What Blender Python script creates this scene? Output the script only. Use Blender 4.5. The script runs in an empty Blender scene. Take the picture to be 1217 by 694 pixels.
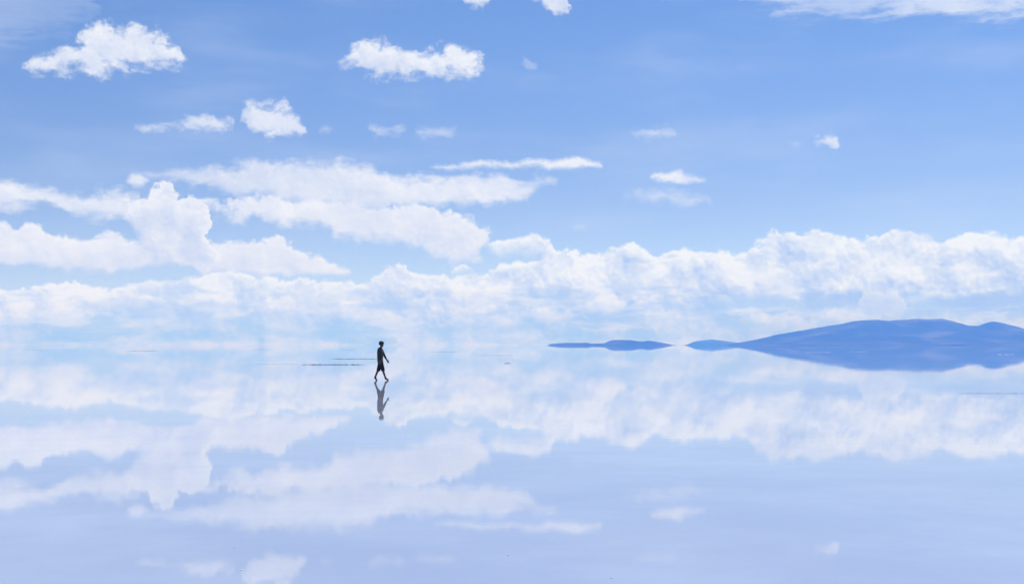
import bpy, bmesh, math, random
from mathutils import Vector, Matrix

random.seed(7)
sc = bpy.context.scene
C = sc.collection
R = math.radians

# ------------------------------------------------------------------ camera, render, sun
EYE = 1.52                      # eye height above the water, metres
HFOV = R(45.0)
F = 608.5 / math.tan(HFOV / 2)  # focal length in units of a 1217 wide picture
HOR = 410.3                     # horizon row in that picture

cam_d = bpy.data.cameras.new('camera')
cam = bpy.data.objects.new('camera', cam_d)
C.objects.link(cam)
cam.location = (0, 0, EYE)
cam.rotation_euler = (R(90), 0, 0)
cam_d.sensor_width = 36
cam_d.lens = 18 / math.tan(HFOV / 2)
cam_d.shift_y = (HOR - 347) / 1217
cam_d.clip_start = 0.1
cam_d.clip_end = 300000
sc.camera = cam

sc.view_settings.view_transform = 'Standard'
sc.view_settings.look = 'None'
sc.view_settings.exposure = 0
sc.view_settings.gamma = 1
sc.cycles.use_denoising = True
sc.cycles.max_bounces = 8
sc.cycles.volume_bounces = 3
sc.cycles.diffuse_bounces = 2

SUN_EL, SUN_AZ = R(56), R(38)   # azimuth from +Y (view direction) towards +X
sun_d = bpy.data.lights.new('sun', 'SUN')
sun = bpy.data.objects.new('sun', sun_d)
C.objects.link(sun)
sun_d.energy = 3.4
sun_d.angle = R(0.5)
sun_d.color = (1.0, 0.965, 0.92)
sdir = Vector((math.sin(SUN_AZ) * math.cos(SUN_EL), math.cos(SUN_AZ) * math.cos(SUN_EL), math.sin(SUN_EL)))
sun.rotation_euler = (-sdir).to_track_quat('-Z', 'Y').to_euler()
sun.location = (0, 0, 50)

# ------------------------------------------------------------------ small node language
class N:
    """one socket of a node tree, with arithmetic"""
    tree = None
    def __init__(s, sock): s.k = sock
    def __add__(s, o): return math_('ADD', s, o)
    def __radd__(s, o): return math_('ADD', o, s)
    def __sub__(s, o): return math_('SUBTRACT', s, o)
    def __rsub__(s, o): return math_('SUBTRACT', o, s)
    def __mul__(s, o): return math_('MULTIPLY', s, o)
    def __rmul__(s, o): return math_('MULTIPLY', o, s)
    def __truediv__(s, o): return math_('DIVIDE', s, o)

def put(sock, v):
    if isinstance(v, N): N.tree.links.new(v.k, sock)
    else: sock.default_value = v

def node(t, **kw):
    n = N.tree.nodes.new(t)
    for k, v in kw.items(): setattr(n, k, v)
    return n

def math_(op, a, b=0.0, c=None, clamp=False):
    n = node('ShaderNodeMath', operation=op, use_clamp=clamp)
    put(n.inputs[0], a); put(n.inputs[1], b)
    if c is not None: put(n.inputs[2], c)
    return N(n.outputs[0])

def smooth(v, a, b, lo=0.0, hi=1.0):
    n = node('ShaderNodeMapRange', interpolation_type='SMOOTHSTEP')
    put(n.inputs['Value'], v)
    n.inputs['From Min'].default_value = a; n.inputs['From Max'].default_value = b
    n.inputs['To Min'].default_value = lo; n.inputs['To Max'].default_value = hi
    return N(n.outputs[0])

def linear(v, a, b, lo=0.0, hi=1.0):
    n = node('ShaderNodeMapRange', interpolation_type='LINEAR')
    put(n.inputs['Value'], v)
    n.inputs['From Min'].default_value = a; n.inputs['From Max'].default_value = b
    n.inputs['To Min'].default_value = lo; n.inputs['To Max'].default_value = hi
    return N(n.outputs[0])

def xyz(x, y, z):
    n = node('ShaderNodeCombineXYZ')
    put(n.inputs[0], x); put(n.inputs[1], y); put(n.inputs[2], z)
    return N(n.outputs[0])

def vop(op, a, b):
    n = node('ShaderNodeVectorMath', operation=op)
    put(n.inputs[0], a); put(n.inputs[1], b)
    return N(n.outputs[0])

def noise(vec, scale, detail=4.0, rough=0.5, out='Fac', lac=2.0, dist=0.0):
    n = node('ShaderNodeTexNoise', noise_dimensions='3D')
    put(n.inputs['Vector'], vec)
    n.inputs['Scale'].default_value = scale
    n.inputs['Detail'].default_value = detail
    n.inputs['Roughness'].default_value = rough
    n.inputs['Lacunarity'].default_value = lac
    n.inputs['Distortion'].default_value = dist
    return N(n.outputs[out])

def voronoi(vec, scale, detail=3.0, rough=0.5):
    n = node('ShaderNodeTexVoronoi', voronoi_dimensions='3D', feature='F1', normalize=True)
    put(n.inputs['Vector'], vec)
    n.inputs['Scale'].default_value = scale
    n.inputs['Detail'].default_value = detail
    n.inputs['Roughness'].default_value = rough
    n.inputs['Lacunarity'].default_value = 2.1
    return N(n.outputs['Distance'])

def mixc(f, a, b, blend='MIX'):
    n = node('ShaderNodeMix', data_type='RGBA', blend_type=blend)
    put(n.inputs[0], f)
    put(n.inputs[6], a if isinstance(a, N) else (*a, 1))
    put(n.inputs[7], b if isinstance(b, N) else (*b, 1))
    return N(n.outputs[2])

def sep(v):
    n = node('ShaderNodeSeparateXYZ'); put(n.inputs[0], v)
    return [N(o) for o in n.outputs]

# ------------------------------------------------------------------ the sky: clear air plus clouds, all as functions of direction
# Every cloud row is described by its upper and lower edge over azimuth, sampled by eye as
# (column, upper edge, lower edge, opacity) and turned into angles here.
E_AZ = R(24.0)                  # the cloud outlines go on mirrored every 48 degrees all round the horizon
V_MAX = 0.31                    # tan(elevation) at the top of an edge curve

def ang(px, py):
    a = math.atan((px - 608.5) / F)
    return (a + E_AZ) / (2 * E_AZ), max(0.0, (HOR - py) / F * math.cos(a)) / V_MAX

def edge_curves(u, chunks):
    n = node('ShaderNodeRGBCurve')
    n.mapping.use_clip = True
    put(n.inputs['Color'], xyz(u, u, u))
    pts = []
    chunks = sorted(chunks, key=lambda c: c[0][0])
    for n_, ch in enumerate(chunks):
        g0 = min(8.0, (ch[0][0] - chunks[n_ - 1][-1][0]) * 0.45) if n_ else 8.0
        g1 = min(8.0, (chunks[n_ + 1][0][0] - ch[-1][0]) * 0.45) if n_ + 1 < len(chunks) else 8.0
        assert g0 > 0.5 and g1 > 0.5, (ch[0], ch[-1])
        x0, t0, b0, o0 = ch[0]; x1, t1, b1, o1 = ch[-1]
        m0, m1 = (t0 + b0) / 2, (t1 + b1) / 2
        if x0 > 2: pts.append((x0 - g0, m0 + 9, m0 - 9, o0))
        pts.extend(ch)
        if x1 < 1215: pts.append((x1 + g1, m1 + 9, m1 - 9, o1))
    pts.sort(key=lambda p: p[0])
    f = lambda v: min(1.0, max(0.0, v))
    cols = [[], [], []]
    for x, t, b, o in pts:
        cols[0].append(ang(x, t)); cols[1].append(ang(x, b)); cols[2].append((ang(x, t)[0], o))
    for cv, ps in zip(n.mapping.curves[:3], cols):
        ps = [(0.0, ps[0][1])] + [p for p in ps if 0.001 < p[0] < 0.999] + [(1.0, ps[-1][1])]
        while len(cv.points) < len(ps): cv.points.new(0.5, 0.5)
        for p, (a, v) in zip(cv.points, sorted(ps)):
            p.location = (f(a), f(v)); p.handle_type = 'VECTOR'
    n.mapping.update()
    k = F * V_MAX
    r, g, b = sep(N(n.outputs[0]))
    return r * k, g * k, b

world = bpy.data.worlds.new('World')
sc.world = world
world.use_nodes = True
wt = world.node_tree
N.tree = wt
wt.nodes.clear()
w_out = node('ShaderNodeOutputWorld')
w_bg = node('ShaderNodeBackground')
wt.links.new(w_bg.outputs[0], w_out.inputs[0])

sky = node('ShaderNodeTexSky', sky_type='NISHITA')
sky.sun_disc = False
sky.sun_elevation = SUN_EL
sky.sun_rotation = SUN_AZ
sky.altitude = 3650
sky.air_density = 1.0
sky.dust_density = 0.3
sky.ozone_density = 1.0
SKY_K = 0.11

d = N(node('ShaderNodeTexCoord').outputs['Generated'])
dx, dy, dz = sep(d)
az = math_('ARCTAN2', dx, dy)
hyp = math_('SQRT', math_('MAXIMUM', dx * dx + dy * dy, 1e-6))
Y = math_('MINIMUM', math_('ABSOLUTE', dz / hyp), 4.0) * F        # height above the horizon in picture units
P = xyz(dx / hyp * F, dy / hyp * F, Y)                             # seamless round the horizon
u0 = az + E_AZ

# wispy displacement of every outline
wv = noise(P, 1 / 44, 8.0, 0.64, 'Color')
wx, wy, wz = sep(wv)
wx = wx - 0.5; wy = wy - 0.5
wv2 = noise(vop('MULTIPLY', P, (0.35, 0.35, 1.6)), 1 / 30, 5.0, 0.55, 'Color')   # flat, streaky
sx, sy, sz = sep(wv2)
Pw = vop('ADD', P, xyz(wx * 26, wy * 26, (wz - 0.5) * 20))
bil = voronoi(Pw, 1 / 27, 2.0, 0.6)
bil = bil * 0.62 + voronoi(vop('ADD', Pw, (300.0, 70.0, 11.0)), 1 / 10, 1.0, 0.6) * 0.38                               # 0 at the heart of a puff
bil_up = voronoi(vop('ADD', Pw, (3.0, 0.0, 5.0)), 1 / 27, 2.0, 0.6) * 0.62 + voronoi(vop('ADD', Pw, (301.5, 70.0, 14.0)), 1 / 10, 1.0, 0.6) * 0.38
soft = noise(Pw, 1 / 60, 4.0, 0.5)
soft_up = noise(vop('ADD', Pw, (8.0, 0.0, 14.0)), 1 / 60, 4.0, 0.5)
relief = (bil_up - bil) * 2.4 + (soft - soft_up) * 3.0             # lit side of each billow

torn = noise(vop('MULTIPLY', Pw, (0.8, 0.8, 1.15)), 1 / 17, 6.0, 0.62)                # eats into the edges

wisps = noise(vop('MULTIPLY', Pw, (0.20, 0.20, 1.2)), 1 / 13, 6.0, 0.62)             # combed out by the high wind

def layer(base, chunks, warp=1.0, puff=14.0, wt_=6.0, wb=10.0, shade=0.3, depth=(4, 50), streak=0.0, rel=0.45,
          lit=(0.88, 0.915, 0.985), dark=(0.55, 0.65, 0.89), rag=0.0, strength=1.0, rim=0.2, tear=None):
    """lays one row of clouds over the colour base"""
    ox = wx * (80 * warp) + (sx - 0.5) * (80 * streak)
    uu = math_('PINGPONG', u0 + ox / F, 2 * E_AZ) / (2 * E_AZ)
    top, bot, op = edge_curves(uu, chunks)
    yy = Y + wy * (64 * warp) + (sy - 0.5) * (40 * streak)
    st = top - yy + (0.40 - bil) * (puff * 2.6)
    sb = yy - bot + (0.42 - bil) * (puff * 0.5)
    core = math_('MINIMUM', math_('MINIMUM', st / wt_ + 0.2, sb / wb + 0.2), 1.25)
    a = smooth(core + ((tear or torn) - 0.5) * (2.6 * rag + 0.9), 0.0, 1.05) * op * strength
    L = 1.0 - smooth(st, 1.5, 11.0) * rim - smooth(st, depth[0], depth[1]) * shade + relief * rel  # bright rims, shaded bodies and lit billows, painted into the cloud colour
    col = mixc(math_('MINIMUM', math_('MAXIMUM', L, 0.0), 1.0), dark, lit)
    return mixc(math_('MINIMUM', a, 1.0), base, col)

clear = mixc(1.0, N(sky.outputs[0]), (SKY_K, SKY_K, SKY_K), 'MULTIPLY')
clear = mixc(1.0, clear, mixc(smooth(Y, 120, 420), (0.96, 0.92, 1.03), (0.89, 1.04, 1.27)), 'MULTIPLY')   # cold white balance
col = clear
# thin veils in the clear sky
veil = smooth(noise(vop('MULTIPLY', P, (0.25, 0.25, 1.0)), 1 / 70, 5.0, 0.55), 0.42, 0.85)
col = mixc(veil * 0.35, col, (0.62, 0.72, 0.95))

# far bank along the horizon
bank = [[(-40,338,420,1),(20,346,420,1),(70,338,420,1),(95,337,420,1),(115,342,420,1),(150,338,420,1),(200,336,420,1),(232,331,420,1),(265,324,420,1),
  (290,327,420,1),(330,334,420,1),(380,337,420,1),(430,337,420,1),(458,329,420,1),(468,319,420,1),(482,322,420,1),(505,331,420,1),
  (540,331,420,1),(570,330,420,1),(590,318,420,1),(612,311,420,1),(640,308,420,1),(660,297,420,1),(685,300,420,1),(704,305,420,1),
  (722,298,420,1),(738,293,420,1),(752,289,420,1),(766,300,420,1),(782,303,420,1),(800,297,420,1),(828,304,420,1),(850,303,420,1),
  (868,298,420,1),(890,306,420,1),(905,298,420,1),(925,300,420,1),(960,304,420,1),(1000,300,420,1),(1040,298,420,1),(1217,300,420,1),(1260,300,420,1)]]
COLD = dict(lit=(0.885, 0.94, 1.0), dark=(0.44, 0.585, 0.91))
col = layer(col, bank, warp=0.5, puff=12, wt_=5, wb=10, shade=0.42, depth=(6, 62), rel=0.95, **COLD)
# blue gaps and streaks in the lower bank
gap = smooth(noise(vop('MULTIPLY', Pw, (0.3, 0.3, 1.25)), 1 / 34, 5.0, 0.55), 0.47, 0.66)
col = mixc(gap * smooth(Y, 95, 45) * 0.75, col, (0.42, 0.60, 0.93))
under = [[(1110,356,364,.7),(1150,354,372,1),(1180,349,378,1),(1217,348,380,1),(1260,348,380,1)], [(948,350,358,.6),(972,346,368,.8),(1005,346,366,.8),(1028,349,358,.6)],
  [(845,348,357,.6),(868,349,356,.5)], [(664,342,351,.6),(688,343,350,.5)], [(514,347,356,.5),(531,348,357,.5)], [(778,340,347,.5),(812,341,347,.5)]]
under_low = [[(690,377,380,.1),(715,371,384,.5),(745,369,385,.55),(766,375,379,.1)],
  [(60,360,364,.1),(110,355,371,.35),(200,356,380,.4),(270,354,376,.4),(325,362,366,.1)]]
under_low.append([(430,404,413,.5),(442,404,412,.9),(456,401,412,.9),(471,405,412,.8),(482,406,413,.4)])
under_low.append([(500,391,394,.1),(545,387,396,.4),(610,386,396,.45),(660,390,394,.1)])
UNDER = dict(warp=0.45, puff=6, wt_=8, wb=8, shade=0.0, rim=0.0, rel=0.25, streak=0.3, rag=0.1, lit=(0.40, 0.55, 0.90), dark=(0.34, 0.50, 0.88), strength=0.9)
col = layer(col, under, **UNDER)
col = layer(col, under_low, **UNDER)
col = mixc(smooth(Y, 62, 0) * 0.12, col, (0.52, 0.68, 0.95))
pale = smooth(noise(vop('MULTIPLY', Pw, (0.22, 0.22, 1.3)), 1 / 20, 4.0, 0.6), 0.5, 0.72)
col = mixc(pale * smooth(Y, 84, 40) * 0.8, col, (0.82, 0.90, 1.0))
puffs_low = [[(695,356,372,.7),(712,350,374,1),(728,350,376,1),(740,358,374,.8)], [(768,372,384,.7),(785,370,387,.9),(812,372,386,.8)], [(632,370,382,.7),(655,369,385,.9),(682,374,386,.8)],
  [(1022,350,372,.8),(1040,346,376,1),(1062,346,376,1),(1080,354,374,.8)], [(1096,349,357,.7),(1140,345,356,.9),(1176,346,353,.7)], [(878,376,383,.6),(905,372,384,.8),(942,375,382,.6)],
  [(338,352,376,.6),(360,348,382,.9),(390,347,384,.9),(412,352,378,.7)], [(-40,373,383,.7),(20,371,383,.8),(50,375,382,.6)], [(988,372,382,.8),(1000,373,383,.7)], [(455,376,384,.8),(470,375,385,.9),(478,379,384,.7)],
  [(560,350,366,.5),(600,346,370,.7)]]
col = layer(col, puffs_low, warp=0.6, puff=9, wt_=8, wb=9, shade=0.15, depth=(3, 20), rag=0.25, strength=0.75, **COLD)
col = mixc(1.0, col, mixc(smooth(Y, 60, 0), (1, 1, 1), (0.865, 0.93, 1.0)), 'MULTIPLY')      # blue tint painted into the low sky, offsetting pink at the horizon

upper = [[(900,290,300,.7),(908,285,305,.9),(920,281,310,1),(950,281,316,1),(985,278,318,1),(1000,283,320,1),(1048,284,322,1),(1057,275,322,1),
  (1076,274,322,1),(1090,280,322,1),(1100,277,322,1),(1114,289,322,1),(1130,283,322,1),(1160,279,322,1),(1190,280,322,1),(1202,288,322,1),(1217,285,322,1),(1260,284,322,1)],
  [(580,292,296,.9),(592,287,302,1),(618,285,305,1),(630,279,308,1),(646,282,310,1),(660,293,312,1)],
  [(535,322,327,.9),(550,312,328,1),(566,323,328,.9)], [(684,272,274,.3),(696,270,276,.4)]]
col = layer(col, upper, warp=0.45, puff=11, wt_=5, wb=22, shade=0.34, depth=(5, 34), rel=0.9, **COLD)

low_left = [[(-40,262,316,1),(8,262,315,1),(20,275,313,1),(32,267,312,1),(46,268,314,1),(55,277,317,1),(80,278,318,1),(100,281,321,1),(140,280,323,1),
  (165,286,322,1),(175,290,318,1),(200,288,317,1),(240,285,320,1),(262,285,325,1),(290,288,327,1),(320,290,328,1),(330,281,328,1),(345,289,328,1),(370,304,328,1),
  (400,317,327,1),(414,322,326,.8)]]
col = layer(col, low_left, warp=0.6, puff=12, wt_=8, wb=9, shade=0.24, depth=(6, 42), rag=0.1)
middle = [[(228,248,250,.7),(250,242,254,.9),(275,234,259,1),(300,232,263,1),(350,234,270,1),(400,238,282,1),(440,243,286,1),(470,246,290,1),(497,243,297,1),
  (520,248,304,1),(540,252,312,1),(556,262,312,1),(570,270,306,1),(584,277,290,.8)]]
col = layer(col, middle, warp=0.7, puff=13, wt_=10, wb=20, shade=0.2, depth=(6, 50), streak=0.3, rag=0.4)
veil_left = [[(180,207,211,.5),(205,203,216,.7),(250,197,226,.8),(300,193,233,.85),(350,192,238,.9),(400,191,244,.95),(440,200,246,.95),(462,206,246,1),(480,205,246,1),(500,207,246,1),
  (520,209,245,1),(560,206,246,1),(590,208,247,1),(610,210,244,1),(625,217,237,.9),(640,208,222,.6),(655,214,220,.6)],
  [(-40,209,254,1),(0,209,252,1),(25,212,251,1),(45,217,246,1),(60,220,241,1),(80,229,256,1),(100,231,262,1),(125,226,266,1),(145,225,266,1),(170,228,268,1)],
  [(745,232,239,.45),(775,225,243,.55),(815,226,243,.55),(845,233,240,.45)]]
col = layer(col, veil_left, warp=0.6, puff=8, wt_=18, wb=15, shade=0.14, depth=(6, 40), streak=0.4, rag=0.4, tear=(torn + wisps) * 0.5, strength=0.93)
tower = [[(152,254,264,.5),(162,243,276,.65),(172,235,296,.75),(182,230,310,.9),(189,224,314,1),(195,219,316,1),(200,218,316,1),(206,222,318,1),(211,236,318,1),(216,239,318,1),
  (226,236,318,1),(234,241,319,1),(241,250,320,1),(246,263,321,1),(250,276,321,1),(256,288,321,.9),(264,295,321,.8)]]
col = layer(col, tower, warp=0.62, puff=17, wt_=5, wb=18, shade=0.42, depth=(9, 46), rel=0.7)
tower_shade = [[(212,292,304,.5),(219,262,312,.8),(226,254,316,.9),(234,268,318,.9),(242,288,318,.7)]]  # shade inside the tower, painted on as a darker translucent layer
col = layer(col, tower_shade, warp=0.6, puff=8, wt_=14, wb=14, shade=0.0, lit=(0.62, 0.71, 0.91), dark=(0.5, 0.6, 0.86), strength=0.55, rim=0.0)
streaks = [[(512,200,202,.7),(535,193,203,.9),(560,192,202,.9),(600,193,200,.9),(650,190,202,1),(682,186,202,1),(700,191,200,1),(718,197,199,.9)],
  [(772,209,214,.8),(790,205,218,1),(810,204,218,1),(830,207,216,.7),(842,210,215,.5)],
  [(150,212,218,.6),(160,205,221,.9),(172,207,220,.9),(178,214,218,.7)]]
col = layer(col, streaks, warp=0.38, puff=5, wt_=8, wb=8, shade=0.1, streak=0.15, rag=0.35, tear=(torn + wisps) * 0.5, strength=0.92)
small = [[(152,155,157,.5),(172,146,158,.65),(190,141,153,.7),(212,142,153,.75),(236,136,156,.85),(256,143,158,.85),(277,148,155,.7)],
  [(286,129,148,.7),(292,124,152,.85),(301,119,157,.95),(320,121,161,1),(344,125,162,1),(357,139,162,1),(365,152,161,.95)],
  [(381,153,160,.5),(392,152,162,.5)],
  [(440,151,158,.45),(460,148,161,.5),(482,152,160,.4)], [(494,153,162,.4),(520,149,166,.5),(540,155,164,.35)],
  [(756,155,165,.45),(772,151,167,.6),(802,158,168,.35)],
  [(944,169,175,.3),(950,168,174,.3)], [(970,167,174,.7),(985,164,178,.85),(997,166,178,.8)]]
col = layer(col, small, warp=0.3, puff=7, wt_=15, wb=14, shade=0.2, rag=0.8, strength=0.9)
high = [[(32,80,88,.8),(45,67,93,.9),(62,65,86,.9),(80,58,84,.9),(92,46,86,1),(106,34,92,1),(122,28,94,1),(140,33,91,1),(160,29,82,1),(175,40,81,1),
  (190,37,81,1),(203,48,80,1),(213,62,79,.95),(220,74,78,.8)],
  [(407,68,84,.5),(414,66,86,.6),(421,56,84,1),(430,50,88,1),(450,47,95,1),(463,51,98,1),(478,60,98,1),(500,63,95,1),(528,58,92,1),(550,53,93,1),(560,62,92,1),(570,72,90,1),(576,80,84,.9)],
  [(621,66,74,.35),(632,72,82,.3)],]
col = layer(col, high, warp=0.6, puff=11, wt_=15, wb=20, shade=0.28, depth=(8, 40), rel=0.6, rag=0.8, rim=0.1, strength=0.96)
topmost = [[(548,-16,5,.8),(566,-14,13,.9),(578,-8,14,.7)], [(630,-25,-2,.5),(644,-20,6,.8),(660,-16,20,.85),(676,-6,25,.7)]]
col = layer(col, topmost, warp=0.8, puff=6, wt_=6, wb=10, shade=0.1, rag=0.3)
cirrus = [[(-40,-30,52,.25),(40,-30,46,.22),(110,-30,30,.16)],
  [(880,-30,4,.4),(905,-28,12,.55),(940,-28,20,.55),(990,-28,22,.5),(1060,-28,24,.6),(1100,-28,26,.8),(1140,-28,30,.85),(1180,-28,27,.75),(1217,-28,22,.75),(1260,-28,22,.75)]]
col = layer(col, cirrus, warp=0.6, puff=2, wt_=30, wb=30, shade=0.1, streak=0.5, rag=0.8, tear=wisps, rim=0.05, lit=(0.74, 0.82, 0.97))

# the sky above the frame: the same scattered fair-weather clouds, seen from below
pl = xyz(dx / (math_('ABSOLUTE', dz) + 0.08), dy / (math_('ABSOLUTE', dz) + 0.08), 0.0)
over = smooth(noise(pl, 1.6, 6.0, 0.55), 0.54, 0.70) * smooth(Y, 440, 640)
col = mixc(over * 0.9, col, (0.82, 0.87, 0.97))
put(w_bg.inputs['Color'], col)
w_bg.inputs['Strength'].default_value = 1.0
#--END SKY

# ------------------------------------------------------------------ helpers
def place(px, row):
    """the point of the water surface seen at a column and row of the picture"""
    dist = EYE * F / (row - HOR)
    return Vector(((px - 608.5) / F * dist, dist, 0.0))

def mat(name, rough=0.6, ior=1.45):
    m = bpy.data.materials.new(name); m.use_nodes = True
    N.tree = m.node_tree
    b = m.node_tree.nodes['Principled BSDF']
    b.inputs['Roughness'].default_value = rough
    b.inputs['IOR'].default_value = ior
    return m, b

def obj(name, bm, m, parent=None, shade=True):
    me = bpy.data.meshes.new(name)
    bm.to_mesh(me); bm.free()
    if shade:
        for p in me.polygons: p.use_smooth = True
    me.materials.append(m)
    o = bpy.data.objects.new(name, me)
    C.objects.link(o)
    if parent: o.parent = parent
    return o

def tag(o, label=None, cat=None, group=None, kind=None):
    for k, v in (('label', label), ('category', cat), ('group', group), ('kind', kind)):
        if v: o[k] = v
    return o

# ------------------------------------------------------------------ water: a few centimetres of brine over white salt
m_water, b = mat('brine_over_salt', 0.004, 1.333)
g = node('ShaderNodeNewGeometry'); pos = N(g.outputs['Position'])
crust = noise(pos, 0.35, 6.0, 0.6)
crust2 = noise(vop('MULTIPLY', pos, (1.0, 0.25, 1.0)), 0.06, 4.0, 0.5)
put(b.inputs['Base Color'], mixc(smooth(crust * 0.5 + crust2 * 0.5, 0.38, 0.62), (0.45, 0.51, 0.64), (0.58, 0.63, 0.74)))
bump = node('ShaderNodeBump')
ruffle = smooth(noise(vop('MULTIPLY', pos, (0.5, 1.0, 1.0)), 0.09, 3.0, 0.55), 0.35, 0.65)      # glassy and wind-ruffled patches
h = noise(vop('MULTIPLY', pos, (0.45, 1.0, 1.0)), 0.9, 2.0, 0.5) * 0.5 + noise(vop('MULTIPLY', pos, (0.6, 1.0, 1.0)), 21.0, 2.0, 0.5) * (0.03 + ruffle * 0.075)
put(bump.inputs['Height'], h)
bump.inputs['Strength'].default_value = 1.0
bump.inputs['Distance'].default_value = 0.0012
put(b.inputs['Normal'], N(bump.outputs[0]))
bm = bmesh.new()
RAD = 36500
bmesh.ops.create_circle(bm, cap_ends=True, radius=RAD, segments=96)
tag(obj('water', bm, m_water, shade=False), 'mirror still shallow water over the white salt flat', None, None, 'structure')

# ------------------------------------------------------------------ the far mountain and islands
rng = random.Random(3)
from mathutils import noise as mn

m_rock, b = mat('dry_hillside', 0.9)
pos = N(node('ShaderNodeNewGeometry').outputs['Position'])
n1 = noise(pos, 1 / 900, 6.0, 0.6); n2 = noise(vop('MULTIPLY', pos, (1, 1, 4)), 1 / 350, 4.0, 0.6)
put(b.inputs['Base Color'], mixc(smooth(n1, 0.45, 0.72), mixc(n2, (0.006, 0.010, 0.010), (0.026, 0.031, 0.026)), (0.15, 0.14, 0.115)))

def hill(name, label, dist, prof, width, seed):
    """a ridge running across the view with the given skyline, gullied slopes on both sides"""
    nx, ny = 150, 26
    x0, x1 = prof[0][0], prof[-1][0]
    bm = bmesh.new(); rows = []
    for j in range(ny + 1):
        t = j / ny * 2 - 1
        r = []
        for i in range(nx + 1):
            px = x0 + (x1 - x0) * i / nx
            for (a, ya), (c, yc) in zip(prof, prof[1:]):
                if a <= px <= c:
                    k = (px - a) / (c - a); row = ya + (yc - ya) * k; break
            h = (HOR - row) / F * dist
            X = (px - 608.5) / F * dist; Yy = dist + t * width
            g = mn.fractal(Vector((X / 900 + seed, Yy / 900, seed)), 0.8, 2.1, 5)
            fall = (1 - abs(t)) ** 1.6
            z = h * fall * (1 + 0.28 * g * abs(t) * (1 - abs(t)) * 4) + h * 0.03 * g + 9 * fall * mn.fractal(Vector((X / 260, Yy / 260, seed + 5)), 0.9, 2.0, 3) * min(1, h / 120)
            r.append(bm.verts.new((X, Yy, z - 1.5 * (abs(t) > 0.98))))
        rows.append(r)
    for a, c in zip(rows, rows[1:]):
        for i in range(nx):
            bm.faces.new((a[i], a[i + 1], c[i + 1], c[i]))
    return tag(obj(name, bm, m_rock), label, None, None, 'structure')

hill('mountain', 'broad blue hazy mountain with a long gentle flank rising from the flat', 24000,
  [(872,410.6),(876,408.6),(890,405),(910,400.6),(935,395.6),(962,390.8),(992,385.8),(1010,382.6),(1024,380.6),(1036,380.0),(1045,379.3),(1057,381.0),(1072,380.3),
   (1092,379.3),(1108,379.6),(1121,378.7),(1130,381),(1150,386.3),(1165,386.9),(1173,383.2),(1180,381.6),(1188,382.6),(1197,385),(1217,390.8),(1250,399),(1300,406),(1360,410.6)], 3800, 1.3)
hill('island', 'low flat blue island with one hump standing alone on the horizon', 23000,
  [(649,410.6),(655,408.4),(665,407.6),(676,407.3),(690,407.4),(697,407.0),(704,408.2),(718,407.6),(724,405.2),(730,403.9),(736,403.4),(748,403.7),(756,405.0),
   (762,405.8),(772,404.7),(780,405.8),(788,407.0),(796,408.9),(803,410.6)], 900, 4.1)
hill('island', 'small pale blue island beside the tip of the mountain', 33000,
  [(814,410.6),(820,407.8),(826,405.2),(838,404.0),(846,403.3),(856,404.3),(866,405.6),(876,406.8),(886,408.6),(896,410.6)], 1200, 7.7)

# ------------------------------------------------------------------ salt and mud that breaks the surface
m_mud, b = mat('wet_mud_crust', 0.55)
pos = N(node('ShaderNodeNewGeometry').outputs['Position'])
put(b.inputs['Base Color'], mixc(smooth(noise(pos, 3.0, 4.0, 0.6), 0.4, 0.65), (0.035, 0.030, 0.035), (0.16, 0.14, 0.15)))
m_grey, b = mat('grey_salt_mud', 0.7)
pos = N(node('ShaderNodeNewGeometry').outputs['Position'])
put(b.inputs['Base Color'], mixc(smooth(noise(pos, 2.0, 4.0, 0.6), 0.35, 0.65), (0.20, 0.19, 0.22), (0.40, 0.39, 0.44)))
m_salt, b = mat('white_salt', 0.7)
pos = N(node('ShaderNodeNewGeometry').outputs['Position'])
put(b.inputs['Base Color'], mixc(noise(pos, 4.0, 4.0, 0.6), (0.68, 0.70, 0.76), (0.84, 0.85, 0.88)))

def ridge(name, label, cat, group, px0, px1, row, h, deep, m, seed, gaps=0.0, n=None):
    """a low crusty bar lying across the view; where it dips under the water it disappears"""
    A, B = place(px0, row), place(px1, row)
    L = (B - A).length
    n = n or max(10, min(90, int(L / max(h, 0.02) / 1.2)))
    bm = bmesh.new(); rings = []
    for i in range(n + 1):
        t = i / n
        p = A.lerp(B, t)
        end = min(1.0, 7 * min(t, 1 - t)) ** 0.6
        f = mn.noise(Vector((t * n * 0.23, seed, 0))); f2 = mn.noise(Vector((t * n * 0.7, seed, 3)))
        hh = h * end * max(-0.5, 0.65 + 0.5 * f + 0.45 * f2 - gaps)
        dd = deep * (0.5 + 0.5 * end) * (0.8 + 0.5 * mn.noise(Vector((t * n * 0.3, seed, 9))))
        sway = deep * 0.9 * mn.noise(Vector((t * 3.0, seed, 5)))
        ring = []
        for q in (-1.0, -0.75, -0.3, 0.2, 0.7, 1.0):
            z = hh * (1 - q * q) - 0.012 * (abs(q) > 0.9) - 0.004
            ring.append(bm.verts.new((0, dd * q + sway, z * (1 + 0.25 * mn.noise(Vector((t * n * 0.6, q * 2, seed)))))))
            ring[-1].co.x = p.x - A.x; ring[-1].co.y += p.y - A.y
        rings.append(ring)
    for a, c in zip(rings, rings[1:]):
        for i in range(5): bm.faces.new((a[i], c[i], c[i + 1], a[i + 1]))
    bm.faces.new(rings[0][::-1]); bm.faces.new(rings[-1])
    bmesh.ops.recalc_face_normals(bm, faces=bm.faces)
    o = obj(name, bm, m); o.location = A
    return tag(o, label, cat, group)

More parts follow.
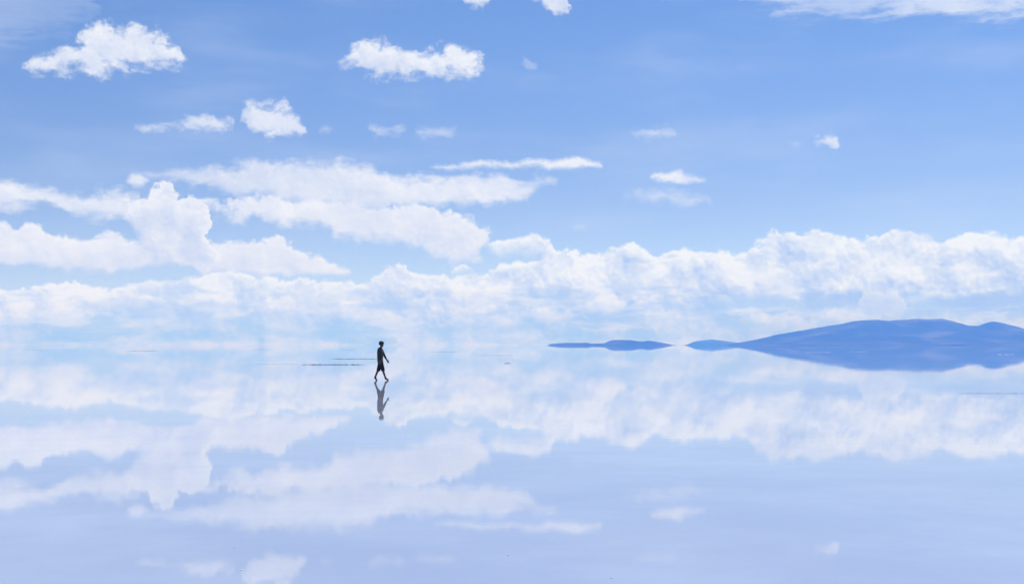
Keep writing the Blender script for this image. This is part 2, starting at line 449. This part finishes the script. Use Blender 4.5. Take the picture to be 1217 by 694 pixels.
G1 = 'dark ridges of crust breaking the water'
ridge('mud_ridge', 'darkest ridge of broken mud crust on the water behind the walker', 'mud ridge', G1, 358, 434, 433.4, 0.075, 0.25, m_mud, 1.0, 0.15)
ridge('mud_ridge', 'faint grey tail running on from the darkest mud ridge', 'mud ridge', G1, 296, 359, 432.7, 0.022, 0.25, m_grey, 2.0, 0.1)
ridge('mud_ridge', 'thin brown line of crust at chest height behind the walker', 'mud ridge', G1, 391, 452, 426.6, 0.055, 0.3, m_mud, 3.0, 0.05)
ridge('mud_ridge', 'short faint ridge on the far water level with the head of the walker', 'mud ridge', G1, 405, 424, 415.8, 0.07, 0.8, m_grey, 4.0, 0.1)
ridge('mud_ridge', 'short faint far ridge beyond the grey tail of the darkest ridge', 'mud ridge', G1, 298, 321, 415.4, 0.07, 0.8, m_grey, 5.0, 0.1)
ridge('mud_ridge', 'dashed faint ridge in front of the walker, nearer him than the other one', 'mud ridge', G1, 512, 544, 418.4, 0.08, 0.7, m_grey, 6.0, 0.2)
ridge('mud_ridge', 'long even faint ridge ahead of the walker towards the low island', 'mud ridge', G1, 569, 612, 422.4, 0.055, 0.5, m_grey, 7.0, 0.12)
ridge('mud_lump', 'tiny dark lump of mud alone on the water ahead of the walker', 'mud lump', None, 599, 607, 431.8, 0.06, 0.2, m_mud, 8.0, 0.0)
ridge('mud_ridge', 'thin dark ridge on the water below the mountain at the picture edge', 'mud ridge', G1, 1137, 1236, 467.5, 0.022, 0.1, m_mud, 9.0, 0.05, 90)
ridge('mud_ridge', 'very faint far ridge nearest the left edge of the picture', 'mud ridge', G1, 28, 59, 415.6, 0.07, 0.8, m_grey, 10.0, 0.15)
ridge('mud_ridge', 'longer dark grey far ridge left of the walker, the middle of three', 'mud ridge', G1, 152, 189, 416.9, 0.11, 0.8, m_grey, 11.0, 0.1)
ridge('mud_ridge', 'tiny far ridge right of the longer dark grey one', 'mud ridge', G1, 222, 235, 415.4, 0.08, 0.8, m_grey, 12.0, 0.1)
G2 = 'white salt bars lying flush with the water'
ridge('salt_bar', 'thin bright white salt streak just beyond the darkest mud ridge', 'salt bar', G2, 276, 374, 430.9, 0.014, 1.5, m_salt, 13.0, 0.25)
ridge('salt_bar', 'long dim white salt streak just this side of the darkest mud ridge', 'salt bar', G2, 225, 372, 438.0, 0.010, 1.0, m_salt, 14.0, 0.35)
G3 = 'low salt mounds on the water before the mountain'
ridge('salt_mound', 'mixed white and grey salt mound line below the mountain flank', 'salt mound', G3, 955, 991, 418.7, 0.110, 0.6, m_salt, 15.0, 0.5)
ridge('salt_mound', 'small white salt mound line below the summit of the mountain', 'salt mound', G3, 1011, 1031, 418.0, 0.121, 0.6, m_salt, 16.0, 0.5)
ridge('salt_mound', 'white salt mound line below the second peak of the mountain', 'salt mound', G3, 1184, 1209, 421.2, 0.077, 0.5, m_salt, 17.0, 0.5)
ridge('mud_lump', 'short dark sliver of mud in the near water at lower right', 'mud lump', None, 1113, 1124, 663.4, 0.006, 0.012, m_grey, 18.0, 0.0, 12)
for px, row, lab in ((279.2, 650.4, 'white salt crumb floating on the near water, the higher of two at lower left'), (286.4, 677.0, 'white salt crumb floating on the near water, the lower of two at lower left'),
                     (604.3, 659.6, 'white salt crumb floating alone at bottom centre'), (727.0, 686.6, 'white salt crumb floating nearest the bottom edge')):
    bm = bmesh.new()
    bmesh.ops.create_icosphere(bm, subdivisions=2, radius=0.009)
    for v in bm.verts: v.co *= 1 + 0.35 * mn.noise(v.co * 200 + Vector((px, 0, 0)))
    for v in bm.verts: v.co.z *= 0.4
    o = obj('salt_crumb', bm, m_salt); o.location = place(px, row) + Vector((0, 0, 0.001))
    tag(o, lab, 'salt crumb', 'salt crumbs on the near water')

# ------------------------------------------------------------------ the walker
def cloth(name, c1, c2, rough=0.85, sc_=40):
    m, b = mat(name, rough)
    pos = N(node('ShaderNodeTexCoord').outputs['Object'])
    put(b.inputs['Base Color'], mixc(noise(pos, sc_, 4.0, 0.6), c1, c2))
    return m
m_skin = cloth('skin', (0.085, 0.045, 0.036), (0.13, 0.07, 0.055), 0.55, 9)
m_shirt = cloth('charcoal_cotton', (0.022, 0.021, 0.024), (0.055, 0.052, 0.056))
m_short = cloth('dark_navy_cloth', (0.008, 0.009, 0.016), (0.016, 0.018, 0.03))
m_hair = cloth('black_hair', (0.004, 0.004, 0.005), (0.012, 0.010, 0.010), 0.5, 90)
m_eye = cloth('dark_eye', (0.01, 0.008, 0.008), (0.02, 0.015, 0.012), 0.2)
m_lip = cloth('lip', (0.10, 0.04, 0.035), (0.13, 0.055, 0.045), 0.5)

def skin(name, verts, edges, m, parent, sub=2):
    """verts: name -> (x, y, z, rx, ry); a smooth tapering surface grown round the edges"""
    me = bpy.data.meshes.new(name)
    keys = list(verts)
    me.from_pydata([verts[k][:3] for k in keys], [(keys.index(a), keys.index(c)) for a, c in edges], [])
    o = bpy.data.objects.new(name, me); C.objects.link(o)
    md = o.modifiers.new('skin', 'SKIN'); md.use_smooth_shade = True
    for i, k in enumerate(keys):
        me.skin_vertices[0].data[i].radius = verts[k][3:5]
        me.skin_vertices[0].data[i].use_root = i == 0
    ss = o.modifiers.new('sub', 'SUBSURF'); ss.levels = ss.render_levels = sub
    dg = bpy.context.evaluated_depsgraph_get()
    new = bpy.data.meshes.new_from_object(o.evaluated_get(dg))
    o.modifiers.clear(); o.data = new; new.name = name
    new.materials.clear(); new.materials.append(m)
    for p in new.polygons: p.use_smooth = True
    o.parent = parent
    return o

walker = bpy.data.objects.new('person', None); C.objects.link(walker)
walker.location = place(453, 452.0)
tag(walker, 'barefoot dark haired person in dark shirt and shorts walking across the mirror water', 'person')

V = {'pelvis': (-.03, 0, .90, .11, .13), 'waist': (-.045, 0, 1.05, .095, .12), 'chest': (-.05, 0, 1.24, .11, .15), 'neck0': (-.025, 0, 1.385, .06, .07),
     'neck1': (.0, 0, 1.45, .05, .05), 'jaw': (.03, 0, 1.50, .066, .058), 'skull': (.02, 0, 1.585, .088, .072), 'crown': (.015, 0, 1.635, .07, .06),
     'chin': (.085, 0, 1.468, .026, .026), 'nose0': (.105, 0, 1.555, .014, .014), 'nose1': (.128, 0, 1.535, .012, .013)}
E = [('pelvis', 'waist'), ('waist', 'chest'), ('chest', 'neck0'), ('neck0', 'neck1'), ('neck1', 'jaw'), ('jaw', 'skull'), ('skull', 'crown'), ('jaw', 'chin'), ('skull', 'nose0'), ('nose0', 'nose1')]
def arm(s, sh, el, wr, hd):
    n = lambda k: k + s
    V[n('sh')] = (*sh, .058, .058); V[n('el')] = (*el, .040, .040); V[n('fa')] = (*(Vector(el).lerp(Vector(wr), .3)), .041, .041)
    V[n('wr')] = (*wr, .025, .028)
    w, h = Vector(wr), Vector(hd); dr = (h - w).normalized()
    side = Vector((0, 1, 0)); fwd = dr.cross(side).normalized()
    if fwd.x < 0: fwd = -fwd
    pm = w + dr * .055
    V[n('palm')] = (*pm, .022, .036)
    E.extend([('chest', n('sh')), (n('sh'), n('el')), (n('el'), n('fa')), (n('fa'), n('wr')), (n('wr'), n('palm'))])
    for k, (o_, ln) in enumerate(((.030, .072), (.010, .080), (-.010, .074), (-.029, .058))):
        base = pm + fwd * o_ + dr * .038
        inn = side * (-.012 if s == '_l' else .012)
        mid = base + dr * ln * .5 + inn * .5; tip = base + dr * ln * .93 + inn * 2
        for q, (pt, r) in enumerate(((base, .0105), (mid, .0095), (tip, .008))): V[n('f%d%d' % (k, q))] = (*pt, r, r)
        E.extend([(n('palm'), n('f%d0' % k)), (n('f%d0' % k), n('f%d1' % k)), (n('f%d1' % k), n('f%d2' % k))])
    t0 = w + dr * .03 + fwd * .030; t1 = t0 + fwd * .022 + dr * .03; t2 = t1 + dr * .032 + fwd * .004
    for q, (pt, r) in enumerate(((t0, .013), (t1, .0115), (t2, .009))): V[n('t%d' % q)] = (*pt, r, r)
    E.extend([(n('wr'), n('t0')), (n('t0'), n('t1')), (n('t1'), n('t2'))])
arm('_l', (-.01, .175, 1.345), (.105, .20, 1.10), (.225, .185, .885), (.30, .17, .77))
arm('_r', (-.05, -.175, 1.345), (-.095, -.215, 1.08), (-.045, -.205, .84), (-.02, -.20, .74))
def leg(s, hip, kn, an, he, ba, to):
    n = lambda k: k + s
    V[n('hip')] = (*hip, .085, .085); V[n('kn')] = (*kn, .052, .052)
    V[n('ca')] = (*(Vector(kn).lerp(Vector(an), .32) + Vector((-.012, 0, 0))), .054, .052)
    V[n('an')] = (*an, .034, .034); V[n('he')] = (*he, .030, .032); V[n('ba')] = (*ba, .024, .042); V[n('to')] = (*to, .014, .038)
    E.extend([('pelvis', n('hip')), (n('hip'), n('kn')), (n('kn'), n('ca')), (n('ca'), n('an')), (n('an'), n('he')), (n('an'), n('ba')), (n('ba'), n('to'))])
leg('_r', (-.01, -.09, .85), (.09, -.09, .46), (.205, -.09, .095), (.185, -.09, .035), (.285, -.095, .038), (.34, -.098, .022))
leg('_l', (-.04, .09, .85), (-.125, .09, .46), (-.275, .085, .125), (-.315, .085, .085), (-.225, .085, .032), (-.17, .083, .016))
body = skin('body', V, E, m_skin, walker)

S = {'hem': (-.042, 0, .74, .13, .17), 'hip': (-.042, 0, .84, .135, .17), 'belly': (-.048, 0, 1.02, .142, .17), 'chest': (-.055, 0, 1.22, .155, .19), 'top': (-.035, 0, 1.37, .10, .125), 'collar': (-.012, 0, 1.415, .062, .066),
     'shl': (-.01, .185, 1.345, .075, .075), 'ell': (.105, .20, 1.10, .057, .055), 'wrl': (.212, .187, .905, .040, .040),
     'shr': (-.05, -.185, 1.345, .075, .075), 'elr': (-.095, -.215, 1.08, .057, .055), 'wrr': (-.05, -.206, .865, .040, .040)}
skin('shirt', S, [('hem', 'hip'), ('hip', 'belly'), ('belly', 'chest'), ('chest', 'top'), ('top', 'collar'), ('chest', 'shl'), ('shl', 'ell'), ('ell', 'wrl'), ('chest', 'shr'), ('shr', 'elr'), ('elr', 'wrr')], m_shirt, walker)
S = {'waist': (-.04, 0, 1.0, .09, .12), 'seat': (-.035, 0, .83, .128, .16), 'hr': (-.005, -.088, .74, .118, .10), 'kr': (.078, -.092, .50, .092, .09), 'er': (.10, -.092, .38, .090, .088),
     'hl': (-.045, .088, .74, .118, .10), 'kl': (-.112, .092, .50, .092, .09), 'el': (-.15, .092, .38, .090, .088)}
skin('shorts', S, [('waist', 'seat'), ('seat', 'hr'), ('hr', 'kr'), ('kr', 'er'), ('seat', 'hl'), ('hl', 'kl'), ('kl', 'el')], m_short, walker)

# hair: a tousled cap over the skull, open at the face
bm = bmesh.new()
bmesh.ops.create_icosphere(bm, subdivisions=5, radius=1.0)
keep = []
for v in bm.verts:
    p = v.co.copy()
    t = 1 + 0.10 * mn.fractal(p * 3.2, 0.7, 2.2, 4) + 0.05 * mn.noise(p * 11)
    v.co = Vector((p.x * .113 + .012, p.y * .100, p.z * .108 + 1.600)) .lerp(Vector((.012, 0, 1.6)), 1 - t)
kill = [v for v in bm.verts if (v.co.x > .055 and v.co.z < 1.595) or (v.co.x > .012 and v.co.z < 1.555) or v.co.z < 1.505]
bmesh.ops.delete(bm, geom=kill, context='VERTS')
hair = obj('hair', bm, m_hair, walker)
md = hair.modifiers.new('thick', 'SOLIDIFY'); md.thickness = 0.02; md.offset = -1
for sgn in (-1, 1):
    bm = bmesh.new(); bmesh.ops.create_uvsphere(bm, u_segments=10, v_segments=6, radius=.011)
    o = obj('eye', bm, m_eye, body); o.location = (.098, .030 * sgn, 1.568)
    bm = bmesh.new(); bmesh.ops.create_uvsphere(bm, u_segments=12, v_segments=8, radius=1)
    for v in bm.verts: v.co = Vector((v.co.x * .018, v.co.y * .010, v.co.z * .031))
    o = obj('ear', bm, m_skin, body); o.location = (.015, .078 * sgn, 1.548); o.rotation_euler = (0, R(-12), 0)
bm = bmesh.new(); bmesh.ops.create_uvsphere(bm, u_segments=10, v_segments=6, radius=1)
for v in bm.verts: v.co = Vector((v.co.x * .008, v.co.y * .022, v.co.z * .008))
o = obj('mouth', bm, m_lip, body); o.location = (.104, 0, 1.503)

# ------------------------------------------------------------------ air between here and the mountains
m_haze = bpy.data.materials.new('blue_air'); m_haze.use_nodes = True
N.tree = m_haze.node_tree
N.tree.nodes.clear()
ho = node('ShaderNodeOutputMaterial'); pv = node('ShaderNodeVolumePrincipled')
N.tree.links.new(pv.outputs[0], ho.inputs['Volume'])
pv.inputs['Color'].default_value = (0.055, 0.27, 1.0, 1)
pv.inputs['Absorption Color'].default_value = (1, 1, 1, 1)
pv.inputs['Density'].default_value = 6.8e-5
pv.inputs['Anisotropy'].default_value = 0.0
bm = bmesh.new()
bmesh.ops.create_cube(bm, size=1.0)
for v in bm.verts: v.co = Vector((v.co.x * 76000, v.co.y * 76000, 640 if v.co.z > 0 else -1.0))
tag(obj('haze', bm, m_haze, shade=False), None, None, None, 'stuff')
